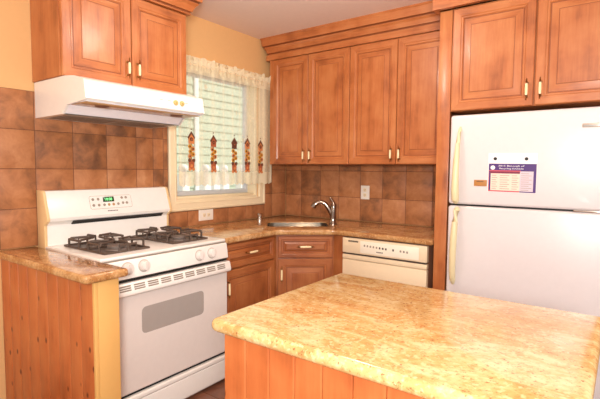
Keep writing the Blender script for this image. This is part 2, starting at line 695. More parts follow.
def door_front(name, X, w, h, parent, mats, f=0.062, t=0.021, d=0.040):
    mb = MB(X)
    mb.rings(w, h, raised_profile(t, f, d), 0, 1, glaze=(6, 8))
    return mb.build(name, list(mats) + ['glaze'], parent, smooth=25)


def pull(X, cu, cv, n0, vertical, parent, length=0.118):
    """Brass pull with a cream ceramic barrel, centred at (cu, cv) on the face height n0."""
    mb = MB(X)
    L = length / 2
    ax = Vector((0, 1, 0)) if vertical else Vector((1, 0, 0))
    c = Vector((cu, cv, n0 + 0.026))
    prof = [(0.0015, -L), (0.004, -L + 0.004), (0.0025, -L + 0.009), (0.0055, -L + 0.016), (0.003, -L + 0.021), (0.0065, -L + 0.027)]
    prof2 = [(0.0062, -L + 0.0271), (0.0070, -L + 0.034), (0.0080, 0), (0.0070, L - 0.034), (0.0062, L - 0.0271)]
    o2 = X @ c
    axw = (X.to_3x3() @ ax)
    sub = MB()
    sub.lathe(prof, o2, axw, 10, 0)
    sub.lathe([(r, -h) for r, h in prof[::-1]], o2, axw, 10, 0)
    sub.lathe(prof2, o2, axw, 12, 1)
    nw = X.to_3x3() @ Vector((0, 0, 1))
    for s in (-1, 1):
        p = o2 + axw * s * (L - 0.022)
        sub.tube([p, p - nw * 0.0265], 0.0035, 8, 0)
        sub.lathe([(0.007, 0), (0.007, 0.003), (0.004, 0.005)], p - nw * 0.0265, nw, 10, 0)
    mb.bm.free()
    return lab(sub.build('handle', ['brass', 'ceramic'], parent), 'brass pull with a cream ceramic barrel')


UA, NA = (0, 1, 0), (1, 0, 0)        # faces of the window wall look to +x
UB, NB = (1, 0, 0), (0, -1, 0)       # faces of the fridge wall look to -y

# ================================================================== the setting
CEIL = 2.51
b = MB()
b.box((-0.15, -5.6, -0.1), (4.6, 0.15, 0.0))
for i in range(14):
    for j in range(17):
        x0, y0 = 0.0 + i * 0.33, -0.33 - j * 0.33
        b.box((x0 + 0.003, y0 + 0.003, -0.004), (x0 + 0.327, y0 + 0.327, 0.0005), 0.001, 1, 1, random.uniform(-0.1, 0.2))
b.build('floor', ['grout', 'floor'], kind='structure')
b = MB()
b.box((-0.15, -5.6, CEIL), (4.6, 0.15, CEIL + 0.1))
b.build('ceiling', 'ceiling', kind='structure')
WY0, WY1, WZ0, WZ1 = -1.315, -0.425, 1.115, 2.13      # window opening
b = MB()
b.box((-0.15, -5.6, 0), (0, WY0, CEIL))
b.box((-0.15, WY1, 0), (0, 0.15, CEIL))
b.box((-0.15, WY0, 0), (0, WY1, WZ0))
b.box((-0.15, WY0, WZ1), (0, WY1, CEIL))
b.build('wall_left', 'wall', kind='structure')
b = MB()
b.box((0.0, 0, 0), (4.6, 0.15, CEIL))
b.build('wall_back', 'wall', kind='structure')


def tile_field(mb, wall, us, zs, skip=None):
    for i in range(len(us) - 1):
        for j in range(len(zs) - 1):
            u0, u1, z0, z1 = us[i], us[i + 1], zs[j], zs[j + 1]
            if skip and skip(u0, u1, z0, z1):
                continue
            g = 0.0018
            tn = random.uniform(0.12, 0.30)
            if wall == 'A':
                mb.box((0.002, u0 + g, z0 + g), (0.010, u1 - g, z1 - g), 0.002, 2, 1, tn)
                mb.box((0.0, u0, z0), (0.0085, u1, z1), 0, 1, 0)
            else:
                mb.box((u0 + g, -0.002, z0 + g), (u1 - g, -0.010, z1 - g), 0.002, 2, 1, tn)
                mb.box((u0, 0.0, z0), (u1, -0.0085, z1), 0, 1, 0)


random.seed(11)
b = MB()
ZR = [0.915, 1.130, 1.350, 1.565, 1.780]
tile_field(b, 'A', [-2.47, -2.28, -2.068, -1.855, -1.642, -1.510], ZR)
tile_field(b, 'A', [-1.510, -1.425, -1.386], ZR)
tile_field(b, 'A', [-1.386, -1.21, -1.0, -0.785, -0.57, -0.326], [0.915, 1.034])
tile_field(b, 'A', [-0.326, -0.215, -0.010], [0.915, 1.130, 1.350, 1.40])
b.build('trim_1', ['grout', 'tile'], kind='structure')
b = MB()
tile_field(b, 'B', [0.011, 0.199, 0.42, 0.617, 0.834, 1.043, 1.251, 1.472, 1.711], [0.915, 1.115, 1.345, 1.398])
b.build('trim_2', ['grout', 'tile'], kind='structure')

# window
win = bpy.data.objects.new('window_1', None)
COL.objects.link(win)
win.location = (0, -0.855, 1.115)
win['kind'] = 'structure'
b = MB(frame((0.0, -1.383, 1.038), UA, NA))
cw, ch = 1.383 - 0.328, 2.2 - 1.038
b.rings(cw, ch, [(0, 0), (0, 0.020), (0.006, 0.026), (0.016, 0.026), (0.020, 0.020), (0.052, 0.015), (0.060, 0.018), (0.068, 0.014), (0.074, 0.0)], cap=False, base=False)
b.build('window_casing', 'casing', win, smooth=25)
b = MB(frame((0.0, WY0, WZ0), UA, NA))       # jamb lining, going back to the sash
jw, jh = WY1 - WY0, WZ1 - WZ0
b.rings(jw, jh, [(-0.006, 0.005), (0.012, 0.004), (0.012, -0.145), (-0.0, -0.145)], cap=False, base=False)
b.box((0.012, 0.012, -0.145), (jw - 0.012, 0.03, -0.012), 0.004)
b.build('window_jamb', 'casing', win, smooth=25)
b = MB(frame((-0.125, WY0 + 0.012, WZ0 + 0.03), UA, NA))
sw, sh = jw - 0.024, jh - 0.042
b.rings(sw, sh, [(0, 0), (0, 0.03), (0.005, 0.034), (0.030, 0.034), (0.036, 0.022), (0.036, 0.0)], cap=False, base=False)
b.build('window_sash', 'sash', win, smooth=25)
b = MB(frame((-0.115, WY0 + 0.046, WZ0 + 0.064), UA, NA))
b.box((0, 0, 0), (sw - 0.068, sh - 0.068, 0.004))
b.build('window_pane', 'glass', win, smooth=None)

# the short painted wall beside the range, clad in pine on its kitchen side
b = MB()
def clad_y(x):
    return -2.4695 + 0.0365 * x / 0.87          # the kitchen face runs slightly out of square


b.prism([(0.012, clad_y(0.012) + 0.016), (0.883, clad_y(0.883) + 0.016), (0.883, -2.317), (0.012, -2.306)], 'z', 0, 0.874, 0.003)
hw = b.build('wall_end', 'wall_end', kind='structure')
b = MB()
random.seed(3)
xx = 0.003
while xx < 0.864:
    x1 = min(xx + 0.096, 0.868)
    xa, xb_ = xx + 0.0008, x1 - 0.0008
    b.prism([(xa, clad_y(xa)), (xb_, clad_y(xb_)), (xb_, clad_y(xb_) + 0.0155), (xa, clad_y(xa) + 0.0155)], 'z', 0, 0.872, 0.003)
    xx = x1
b.build('pine_cladding', 'pine', hw)
b = MB()
b.prism([(0.8685, clad_y(0.8685) - 0.001), (0.884, clad_y(0.884) - 0.001), (0.884, clad_y(0.884) + 0.0155), (0.8685, clad_y(0.8685) + 0.0155)], 'z', 0, 0.873, 0.002)
b.build('corner_bead', 'wall_end', hw)

# ================================================================== outside the window
t = thing('neighbouring_house', 'pale clapboard side of a house seen through the window lace', 'house', (-2.6, 1.2, 0))
b = MB()
z = 0.3
while z < 4.2:
    b.prism([(-2.60, z), (-2.572, z), (-2.588, z + 0.128), (-2.60, z + 0.128)], 'y', -2.0, 1.10)
    b.prism([(-2.80, z), (-2.772, z), (-2.788, z + 0.128), (-2.80, z + 0.128)], 'y', 1.10, 5.0)
    z += 0.128
b.box((-2.9, -2.0, 0), (-2.60, 1.10, 4.25))
b.box((-3.1, 1.10, 0), (-2.80, 5.0, 4.25))
b.build('clapboard_wall', 'siding', t, smooth=None)
b = MB()
b.box((-2.62, 1.05, 0), (-2.56, 1.13, 4.25), 0.004)
b.build('corner_board', 'vinyl', t)
t = thing('porch_railing', 'white railing with round-capped posts outside the window', 'railing', (-1.2, 0.1, 0))
for i, y in enumerate((-0.277, 0.036, 0.175, 0.325, 0.62, 0.9)):
    b = MB()
    b.box((-1.25, y - 0.05, 0), (-1.15, y + 0.05, 1.29), 0.008)
    b.lathe([(0.056, 1.29), (0.056, 1.30), (0.03, 1.31), (0.05, 1.335), (0.056, 1.355), (0.05, 1.38), (0.03, 1.40), (0.0, 1.405)], (-1.2, y, 0), (0, 0, 1), 16)
    b.build('post', 'vinyl', t)
b = MB()
for z in (0.3, 0.95):
    b.box((-1.225, -1.0, z), (-1.175, 1.6, z + 0.08), 0.006)
b.build('rail', 'vinyl', t)

# ================================================================== range wall, upper part
CAB_MATS = ['wood_v', 'wood_h']


def wall_cabinet(label, X, w, h, depth, splits, handles, z_frieze, group, loc, crown=None, hz=0.10, fr=0.0):
    """Box plus doors on frame X (origin lower-left of the face, n=0 at the carcass front)."""
    t = thing('wall_cabinet', label, 'cabinet', loc, group)
    mb = MB(X)
    mb.box((0, 0, -depth), (w, h + z_frieze, 0), 0.002, 1)
    mb.build('body', 'wood_v', t)
    for (u0, u1), hs in zip(splits, handles):
        dX = X @ Matrix.Translation((u0, 0.002, 0.0005))
        d = door_front('door', dX, u1 - u0, h - 0.004, t, CAB_MATS)
        if hs is not None:
            pull(X, u0 + 0.030 if hs < 0 else u1 - 0.030, hz, 0.0215, True, d)
    return t


# left cabinet above the hood: y -2.285 .. -1.49
t = wall_cabinet('stained wood wall cabinet directly above the white range hood', frame((0.320, -2.280, 1.830), UA, NA), 0.804, 0.520, 0.318,
                 [(0.004, 0.399), (0.405, 0.800)], [1, -1], 0.02, 'wall cabinets', (0.0, -1.888, 1.830))
b = MB()
GROOVES = (2, 3, 4, 9, 10, 11)  # glazed groove faces, also kept dark to deepen the cove's shade
CROWN = [(0.0, 0.0), (0.020, 0.0), (0.020, 0.006), (0.014, 0.010), (0.014, 0.016), (0.026, 0.020), (0.030, 0.032), (0.040, 0.052), (0.056, 0.066), (0.056, 0.070),
         (0.050, 0.074), (0.050, 0.078), (0.070, 0.082), (0.070, 0.088), (0.076, 0.118), (0.078, 0.140), (0.086, 0.145), (0.086, 0.156), (0.0, 0.156)]
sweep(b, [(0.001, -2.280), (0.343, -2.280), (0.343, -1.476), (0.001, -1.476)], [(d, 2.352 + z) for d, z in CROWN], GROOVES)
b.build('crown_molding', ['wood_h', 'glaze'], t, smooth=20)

# hood
t = thing('range_hood', 'white under-cabinet range hood with two round knobs above the stove', 'range hood', (0.0, -1.89, 1.633))
HY0, HY1 = -2.2735, -1.521
prof = [(0.011, 1.633), (0.318, 1.636), (0.368, 1.680), (0.545, 1.691), (0.556, 1.700), (0.541, 1.782), (0.532, 1.794), (0.45, 1.818), (0.36, 1.828), (0.011, 1.828)]
b = MB()
pts = [(x, z) for x, z in prof]
A = [b._v((x, HY0, z)) for x, z in pts]
B_ = [b._v((x, HY1, z)) for x, z in pts]
nP = len(pts)
b.face(A)
b.face(B_[::-1])
for i in range(nP):
    if i in (1, 2):
        continue
    b.face((A[i], A[(i + 1) % nP], B_[(i + 1) % nP], B_[i]))
# hollow underside: end cheeks stand below a raised inner ceiling
q = [(0.318, 1.636), (0.368, 1.680), (0.545, 1.691)]
for y0, y1 in ((HY0, HY0 + 0.012), (HY1 - 0.012, HY1)):
    b.face([b._v((q[0][0], y0, q[0][1])), b._v((q[1][0], y0, q[1][1])), b._v((q[1][0], y1, q[1][1])), b._v((q[0][0], y1, q[0][1]))])
    b.face([b._v((q[1][0], y0, q[1][1])), b._v((q[2][0], y0, q[2][1])), b._v((q[2][0], y1, q[2][1])), b._v((q[1][0], y1, q[1][1]))])
b.build('shell', 'enamel', t, smooth=40)
b = MB()
b.poly([(0.318, HY0 + 0.012, 1.641), (0.366, HY0 + 0.012, 1.684), (0.366, HY1 - 0.012, 1.684), (0.318, HY1 - 0.012, 1.641)])
b.box((0.318, HY0 + 0.012, 1.686), (0.538, HY1 - 0.012, 1.694))
b.build('underside', ['hood_inner'], t, smooth=None)
b = MB()
b.box((0.372, HY0 + 0.02, 1.681), (0.528, HY1 - 0.02, 1.6858), 0.002)
b.build('light_panel', 'lens', t)
for y in (-2.135, -1.66):
    b = MB()
    b.lathe([(0.036, 0), (0.036, -0.003), (0.030, -0.006), (0.0, -0.007)], (0.46, y, 1.6815), (0, 0, 1), 20)
    b.build('light_lens', 'grout', t)
for y0, y1 in ((HY0 + 0.03, -1.895), (-1.885, HY1 - 0.03)):
    b = MB()
    b.box((0.05, y0, 1.634), (0.30, y1, 1.6405), 0.002)
    for k in range(10):
        b.box((0.055 + k * 0.024, y0 + 0.01, 1.632), (0.063 + k * 0.024, y1 - 0.01, 1.6345))
    b.build('grease_filter', 'filter', t)
fX = frame((0.5535, -2.0, 1.738), UA, (0.985, 0, 0.17))
for y in (-1.735, -1.690):
    b = MB()
    b.lathe([(0.0155, -0.008), (0.0155, 0.006), (0.014, 0.009), (0.006, 0.010), (0.006, 0.018), (0.0, 0.018)], (0.549, y, 1.740), (0.985, 0, 0.17), 18)
    b.build('knob', 'hood_knob', t)
for y in (-1.83, -1.775, -1.655):
    b = MB()
    b.box((0.5455, y - 0.010, 1.7455), (0.5496, y + 0.010, 1.748))
    b.build('switch_mark', 'panel_ink', t)

# ================================================================== range
RY0, RY1 = -2.285, -1.455
t = thing('gas_range', 'white freestanding gas range with black grates and a backguard clock', 'stove', (0.35, -1.87, 0))
b = MB()
b.box((0.02, RY0, 0.03), (0.655, RY1, 0.905), 0.004)
b.build('body', 'enamel', t)
b = MB()
b.box((0.10, RY0, 0.900), (0.672, RY1, 0.919), 0.008, 3)
b.build('cooktop', 'enamel', t)
# backguard: cabinet end view
b = MB()
bg = [(0.018, 0.90), (0.100, 0.90), (0.100, 1.034), (0.108, 1.046), (0.130, 1.058), (0.136, 1.075), (0.092, 1.215), (0.082, 1.226), (0.018, 1.228)]
b.prism(bg, 'y', RY0 + 0.016, RY1 - 0.016)
bg2 = b.build('backguard', 'enamel', t, smooth=30)
for y0, y1 in ((RY0, RY0 + 0.016), (RY1 - 0.016, RY1)):
    b = MB()
    b.prism([(0.018, 0.90), (0.102, 0.90), (0.102, 1.034), (0.138, 1.058), (0.140, 1.075), (0.095, 1.217), (0.084, 1.229), (0.018, 1.231)], 'y', y0, y1, 0.002)
    lab(b.build('end_cap', 'tan_plastic', bg2), 'tan end cap of the backguard')
b = MB()
b.prism([(0.101, 1.036), (0.118, 1.050), (0.126, 1.0535), (0.1005, 1.034)], 'y', RY0 + 0.15, RY1 - 0.06)
b.box((0.0995, RY0 + 0.15, 1.030), (0.1025, RY1 - 0.06, 1.040))
b.build('vent_gap', 'black', bg2, smooth=None)
nv = Vector((0.140, 0, 0.044)).normalized()           # normal of the sloping front
uv = Vector((0, 1, 0))
vv = nv.cross(uv).normalized()                         # up along the slope (pointing up)
if vv.z < 0:
    vv = -vv
SX = Matrix((uv, vv, nv)).transposed().to_4x4()
SX = Matrix.Translation(Vector((0.136, RY0, 1.075))) @ SX          # origin at lower-left of the slope
k0 = RY0
b = MB(SX)
pu0, pu1, pv0, pv1 = -2.030 - k0, -1.752 - k0, 0.036, 0.118
ob = round_poly([(pu0, pv0), (pu1, pv0), (pu1, pv1), (pu0, pv1)], 0.014, 4)
ib = inset_poly(ob, 0.002)
b.poly([(x, y, 0.0008) for x, y in ob])
b.build('control_outline', 'panel_ink', bg2, smooth=None)
b = MB(SX)
b.poly([(x, y, 0.0012) for x, y in ib])
b.build('control_panel', 'enamel', bg2, smooth=None)
b = MB(SX)
du0, du1 = -1.945 - k0, -1.872 - k0
b.box((du0, 0.078, 0.0012), (du1, 0.110, 0.003), 0.001)
b.build('clock_display', 'led_dark', bg2)
text_part('clock_digits', '10:08', 'led_digit', SX @ Matrix.Translation((du0 + 0.014, 0.086, 0.003)), 0.046, 0.017, bg2)
for i, (u, v) in enumerate([(-2.008, 0.096), (-1.975, 0.097), (-2.008, 0.060), (-1.975, 0.060), (-1.940, 0.060), (-1.910, 0.060), (-1.880, 0.060), (-1.848, 0.062), (-1.818, 0.100), (-1.790, 0.100), (-1.815, 0.066), (-1.788, 0.066)]):
    b = MB(SX)
    b.lathe([(0.0085, 0.001), (0.0085, 0.003), (0.006, 0.0038)], SX.inverted() @ (SX @ Vector((u - k0, v, 0))), (0, 0, 1), 12)
    b.build('button', 'lens' if i in (5, 6) else 'panel_ink', bg2)
b = MB(SX)
for k in range(7):
    b.box((-1.925 - k0 + k * 0.010, 0.018, 0.0002), (-1.925 - k0 + k * 0.010 + 0.007, 0.024, 0.001))
b.build('maker_name', 'print', bg2, smooth=None)
# front control panel with its four knobs
b = MB()
b.box((0.60, RY0 + 0.003, 0.894), (0.673, RY1 - 0.003, 0.900))  # grey strip filling the groove, standing in for its shade
b.build('cooktop_seam', 'panel_ink', t, smooth=None)
b = MB()
b.prism([(0.640, 0.800), (0.690, 0.800), (0.693, 0.806), (0.679, 0.890), (0.674, 0.895), (0.640, 0.895)], 'y', RY0, RY1, 0.003)
b.build('control_fascia', 'enamel', t)
b = MB()
b.box((0.60, RY0 + 0.006, 0.786), (0.684, RY1 - 0.006, 0.802))
b.build('shadow_gap', 'black', t, smooth=None)
kn = Vector((0.988, 0, 0.155)).normalized()
for y, zk in ((-2.150, 0.852), (-2.055, 0.852), (-1.682, 0.848), (-1.588, 0.848)):
    b = MB()
    o = Vector((0.6835, y, zk))
    b.lathe([(0.0275, 0.003), (0.0275, 0.008), (0.0255, 0.022), (0.022, 0.027), (0.0, 0.028)], o, kn, 22)
    b.box((0.703, y - 0.005, zk - 0.022), (0.7185, y + 0.005, zk + 0.024), 0.003)
    kb = b.build('knob', 'enamel_soft', t)
    b = MB()
    b.lathe([(0.0335, -0.003), (0.0335, 0.002), (0.031, 0.004), (0.0, 0.004)], o, kn, 22)
    b.build('dial_ring', 'dial', kb)  # grey ring painted in for the shadow around the knob's rim
# oven door
DX = frame((0.655, RY0 + 0.004, 0.200), UA, NA)
dw_, dh_ = RY1 - RY0 - 0.008, 0.582
b = MB(DX)
b.rings(dw_, dh_, [(0, 0), (0, 0.028), (0.006, 0.034), (0.02, 0.035)])
dr = b.build('oven_door', 'enamel_soft', t, smooth=30)
b = MB(DX)
wo = round_poly([(0.205, 0.294), (0.625, 0.294), (0.625, 0.436), (0.205, 0.436)], 0.03, 6)
b.poly([(x, y, 0.0356) for x, y in wo])
lab(b.build('oven_window', 'grey_glass', dr, smooth=None), 'grey oven window with rounded corners')
b = MB()                                                # full-width handle with vent slots
b.prism([(0.688, 0.716), (0.712, 0.716), (0.724, 0.726), (0.724, 0.740), (0.712, 0.780), (0.706, 0.784), (0.688, 0.784)], 'y', RY0 + 0.004, RY1 - 0.004, 0.004)
lab(b.build('door_handle', 'enamel', dr, smooth=30), 'white full-width oven handle with rows of vent slots')
for g in range(9):
    b = MB()
    y0 = -2.215 + g * 0.0805
    for r in range(3):
        z = 0.747 + r * 0.0105
        x = 0.724 - (z - 0.740) * 0.3 + 0.0005
        b.box((x - 0.004, y0, z), (x + 0.0006, y0 + 0.062, z + 0.0068))
    b.build('vent_slots', 'panel_ink', dr, smooth=None)
b = MB()
b.box((0.60, RY0 + 0.008, 0.183), (0.672, RY1 - 0.008, 0.201))
b.build('shadow_gap', 'black', t, smooth=None)
b = MB()
b.prism([(0.64, 0.022), (0.682, 0.022), (0.686, 0.03), (0.686, 0.140), (0.680, 0.146), (0.690, 0.152), (0.694, 0.160), (0.694, 0.176), (0.688, 0.182), (0.64, 0.182)], 'y', RY0 + 0.004, RY1 - 0.004, 0.002)
b.build('storage_drawer', 'enamel', t, smooth=30)
for x in (0.10, 0.58):
    for y in (RY0 + 0.06, RY1 - 0.06):
        b = MB()
        b.lathe([(0.02, 0), (0.02, 0.01), (0.012, 0.012), (0.012, 0.031)], (x, y, 0), (0, 0, 1), 12)
        b.build('foot', 'black', t)
# burners, drip pans and grates
for yc in (-2.086, -1.668):
    b = MB()
    b.box((0.185, yc - 0.124, 0.917), (0.585, yc + 0.124, 0.9205), 0.002)
    b.build('drip_pan', 'pan', t)
    for xb in (0.285, 0.485):
        b = MB()
        b.lathe([(0.058, 0.920), (0.056, 0.926), (0.040, 0.929), (0.040, 0.934), (0.047, 0.936), (0.047, 0.942), (0.040, 0.946), (0.0, 0.947)], (xb, yc, 0), (0, 0, 1), 24)
        b.build('burner', 'burner', t)
    b = MB()
    r = 0.0066
    zt, zb = 0.970, 0.9245
    x0, x1, y0, y1 = 0.180, 0.592, yc - 0.128, yc + 0.128
    # outer hoop, low on the long sides
    b.tube([(x0, y0, zb), (x1, y0, zb), (x1, y1, zb), (x0, y1, zb), (x0, y0, zb)], r * 0.9, 8)
    for xb in (0.285, 0.485):
        for sy in (-1, 1):                               # arched fingers from both sides
            ye = yc + sy * 0.128
            for dx in (-0.055, 0.055):
                b.tube([(xb + dx, ye, zb), (xb + dx, ye, zt - 0.012), (xb + dx, ye - sy * 0.012, zt), (xb + dx * 0.8, yc + sy * 0.085, zt), (xb + dx * 0.42, yc + sy * 0.030, zt + 0.001)], r, 8)
            b.tube([(xb - 0.055, ye, zt - 0.005), (xb + 0.055, ye, zt - 0.005)], r, 8)
        for sx in (-1, 1):
            xe = x0 if (sx < 0 and xb < 0.4) else x1 if (sx > 0 and xb > 0.4) else 0.3775
            b.tube([(xe, yc, zb), (xe, yc, zt - 0.01), (xe - sx * 0.01, yc, zt), (xb + sx * 0.028, yc, zt + 0.001)], r, 8)
            b.tube([(xe, yc - 0.05, zb), (xe, yc - 0.05, zt - 0.012), (xe, yc + 0.05, zt - 0.012), (xe, yc + 0.05, zb)], r, 8)
    b.tube([(0.3775, y0, zb), (0.3775, y1, zb)], r, 8)
    b.build('grate', 'iron', t)

# ================================================================== countertops
b = MB()
out = round_poly([(0.002, -2.496), (0.920, -2.492), (0.920, -2.290), (0.002, -2.290)], [0, 0.022, 0.012, 0])
slab(b, out, 0.8755, 0.914, 0.014)
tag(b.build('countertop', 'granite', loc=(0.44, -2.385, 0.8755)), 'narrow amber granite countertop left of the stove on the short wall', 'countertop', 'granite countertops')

DU, DN, D0 = Vector((0.767, 0.642)), Vector((0.642, -0.767)), Vector((0.645, -0.921))


def dg(al, outw):
    return tuple(D0 + DU * al + DN * outw)


SA0, SA1, SO0, SO1 = -0.075, 0.425, -0.505, -0.195        # sink bowl in diagonal coordinates
hole = round_poly([dg(SA0, SO0), dg(SA0, SO1), dg(SA1, SO1), dg(SA1, SO0)], 0.06, 6)
out = round_poly([(0.011, -1.452), (0.645, -1.452), (0.645, -0.921), (0.975, -0.645), (1.710, -0.645), (1.710, -0.011), (0.011, -0.011)], [0, 0.01, 0.03, 0.03, 0, 0, 0])
b = MB()
slab(b, out, 0.8755, 0.914, 0.013, hole)
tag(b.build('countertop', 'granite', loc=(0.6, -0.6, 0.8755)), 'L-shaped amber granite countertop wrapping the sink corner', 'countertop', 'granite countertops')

# sink
t = thing('sink', 'stainless undermount sink let into the corner countertop', 'sink', tuple(dg(0.18, -0.36)) + (0.73,))
b = MB()


def loop(inset, z):
    pp = round_poly([dg(SA0 + inset, SO0 + inset), dg(SA0 + inset, SO1 - inset), dg(SA1 - inset, SO1 - inset), dg(SA1 - inset, SO0 + inset)], 0.06, 6)
    return [b._v((x, y, z)) for x, y in pp]


R = [loop(-0.020, 0.8745), loop(-0.020, 0.8715), loop(0.004, 0.8715), loop(0.012, 0.760), (loop(0.03, 0.742)), loop(0.06, 0.737)]
R2 = [loop(-0.020, 0.8745), loop(0.001, 0.8745), loop(0.001, 0.908), loop(0.006, 0.9085), loop(0.008, 0.76), loop(0.028, 0.745), loop(0.06, 0.74)]
for Q in (R, R2):
    for r0, r1 in zip(Q, Q[1:]):
        for k in range(len(r0)):
            b.face((r0[k], r0[(k + 1) % len(r0)], r1[(k + 1) % len(r0)], r1[k]))
b.face(R2[-1])
b.face(R[-1])
b.build('basin', 'steel', t)
b = MB()
cxy = dg(0.18, -0.36)
b.lathe([(0.045, 0.7405), (0.043, 0.744), (0.032, 0.743), (0.030, 0.7415), (0.0, 0.7415)], cxy + (0,), (0, 0, 1), 20)
b.build('drain', 'chrome', t)

# faucet
fx, fy = dg(0.462, -0.335)
t = thing('faucet', 'chrome single-lever faucet with arched spout at the corner sink', 'faucet', (fx, fy, 0.914))
b = MB()
b.lathe([(0.034, 0.914), (0.034, 0.919), (0.029, 0.925), (0.026, 0.930), (0.025, 0.965)], (fx, fy, 0), (0, 0, 1), 20)
b.build('base', 'chrome', t)
lx, ly = -0.86, -0.50        # towards the bowl
b = MB()
b.tube([(fx, fy, 0.960), (fx, fy, 1.0), (fx + 0.002, fy, 1.045), (fx + 0.004, fy + 0.002, 1.075), (fx + 0.002, fy, 1.09)], [0.025, 0.0245, 0.024, 0.023, 0.014], 16)
b.build('body', 'chrome', t)
b = MB()
sp = [(0.0, 0.975, 0.017), (0.020, 1.010, 0.019), (0.040, 1.048, 0.019), (0.064, 1.080, 0.018), (0.096, 1.094, 0.0175), (0.124, 1.090, 0.018), (0.144, 1.078, 0.021), (0.158, 1.062, 0.024), (0.163, 1.050, 0.023)]
b.tube([(fx + lx * d, fy + ly * d, z) for d, z, r in sp], [r for d, z, r in sp], 14)
b.build('spout', 'chrome', t)
b = MB()
b.tube([(fx + 0.002, fy, 1.078), (fx - 0.004, fy, 1.098), (fx - 0.016, fy - 0.006, 1.118), (fx - 0.026, fy - 0.010, 1.130)], [0.016, 0.012, 0.009, 0.006], 12)
b.build('lever', 'chrome', t)
# soap dispenser stub at the window wall
b = MB()
b.lathe([(0.028, 0.914), (0.028, 0.919), (0.021, 0.923), (0.021, 0.944), (0.026, 0.946), (0.027, 0.960), (0.020, 0.966), (0.0, 0.967)], (0.085, -0.475, 0), (0, 0, 1), 18)
tag(b.build('soap_dispenser', 'steel', loc=(0.085, -0.475, 0.914)), 'short steel soap dispenser standing on the countertop under the window', 'soap dispenser')

# ================================================================== base cabinets
BM = ['base_v', 'base_h']
t = thing('base_cabinet', 'stained wood base cabinet right of the stove, one drawer above a door', 'cabinet', (0.3, -1.18, 0), 'base cabinets')
b = MB()
b.box((0.012, -1.450, 0.10), (0.608, -0.890, 0.8745), 0.002, 1)
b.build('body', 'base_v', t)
b = MB()
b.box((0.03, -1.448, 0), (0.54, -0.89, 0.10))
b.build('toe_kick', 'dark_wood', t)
X = frame((0.6085, -1.434, 0.704), UA, NA)
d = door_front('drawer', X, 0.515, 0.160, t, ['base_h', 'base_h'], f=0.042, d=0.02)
pull(X, 0.255, 0.088, 0.0215, False, d, 0.135)
X = frame((0.6085, -1.434, 0.125), UA, NA)
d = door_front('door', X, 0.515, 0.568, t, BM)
pull(X, 0.026, 0.455, 0.0215, True, d, 0.13)

t = thing('base_cabinet', 'diagonal corner base cabinet under the sink, drawer front above a door', 'cabinet', (0.45, -0.45, 0), 'base cabinets')
fo = 0.046
c0, c1 = dg(0.0, -fo), dg(0.43, -fo)
b = MB()
b.prism([(0.012, -0.012), (0.012, -0.888), (0.60, -0.888), (c0[0], c0[1]), (c1[0], c1[1]), (0.975, -0.612), (1.030, -0.612), (1.030, -0.012)], 'z', 0.10, 0.70)
b.prism([(0.560, -0.888), (0.60, -0.888), c0, c1, (0.975, -0.612), (1.030, -0.612), (1.030, -0.590), (0.96, -0.590), (c1[0] - 0.015, c1[1] + 0.018), (c0[0] - 0.02, c0[1] + 0.02)], 'z', 0.70, 0.8745)
b.build('body', 'base_v', t, smooth=None)
b = MB()
k0_, k1_ = dg(0.02, -fo - 0.07), dg(0.42, -fo - 0.07)
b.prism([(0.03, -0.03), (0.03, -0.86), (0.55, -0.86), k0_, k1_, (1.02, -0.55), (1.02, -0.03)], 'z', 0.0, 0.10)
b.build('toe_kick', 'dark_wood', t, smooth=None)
ddir = (DU.x, DU.y, 0)
dnor = (DN.x, DN.y, 0)
st = dg(0.014, -fo + 0.0005)
X = frame((st[0], st[1], 0.704), ddir, dnor)
d = door_front('drawer', X, 0.405, 0.160, t, ['base_h', 'base_h'], f=0.040, d=0.02)
pull(X, 0.2025, 0.084, 0.0215, False, d, 0.135)
X = frame((st[0], st[1], 0.125), ddir, dnor)
d = door_front('door', X, 0.405, 0.568, t, BM)
pull(X, 0.026, 0.455, 0.0215, True, d, 0.13)

# ================================================================== dishwasher
t = thing('dishwasher', 'bisque built-in dishwasher with a white button panel under the countertop', 'dishwasher', (1.355, -0.3, 0))
b = MB()
b.box((1.036, -0.600, 0.0), (1.672, -0.05, 0.868), 0.003)
b.build('body', 'grout', t)
X = frame((1.037, -0.600, 0.0), UB, NB)
b = MB(X)
b.box((0, 0.757, 0), (0.634, 0.8665, 0.036), 0.004)
b.build('control_panel', 'bisque', t)
b = MB(X)
b.box((0.008, 0.745, 0), (0.626, 0.757, 0.030))
b.build('latch_gap', 'print', t, smooth=None)
b = MB(X)
b.box((0, 0.712, 0), (0.634, 0.7445, 0.036), 0.004)
b.build('door_lip', 'bisque', t)
b = MB(X)
b.box((0, 0.11, 0), (0.634, 0.709, 0.036), 0.006)
b.build('door', 'bisque', t)
b = MB(X)
b.box((0.146, 0.768, 0.030), (0.580, 0.852, 0.0372), 0.0008)
fp = b.build('button_panel', 'bisque_light', t)
for i in range(12):
    b = MB(X)
    u = 0.175 + i * 0.0235 + (0.03 if i >= 8 else 0) + (0.03 if i >= 9 else 0)
    b.box((u, 0.815 - 0.001 * i, 0.037), (u + 0.012, 0.829 - 0.001 * i, 0.0385), 0.001)
    b.build('button', 'print' if i in (5, 6, 7, 8) else 'panel_ink', fp)
b = MB(X)
for k in range(5):
    b.box((0.275 + k * 0.010, 0.782, 0.0371), (0.282 + k * 0.010, 0.790, 0.0377))
b.build('maker_name', 'print', fp, smooth=None)
b = MB(X)
for k in range(9):
    b.box((0.050 + k * 0.009, 0.838, 0.0355), (0.0565 + k * 0.009, 0.850, 0.0372))
b.build('vent', 'print', t, smooth=None)

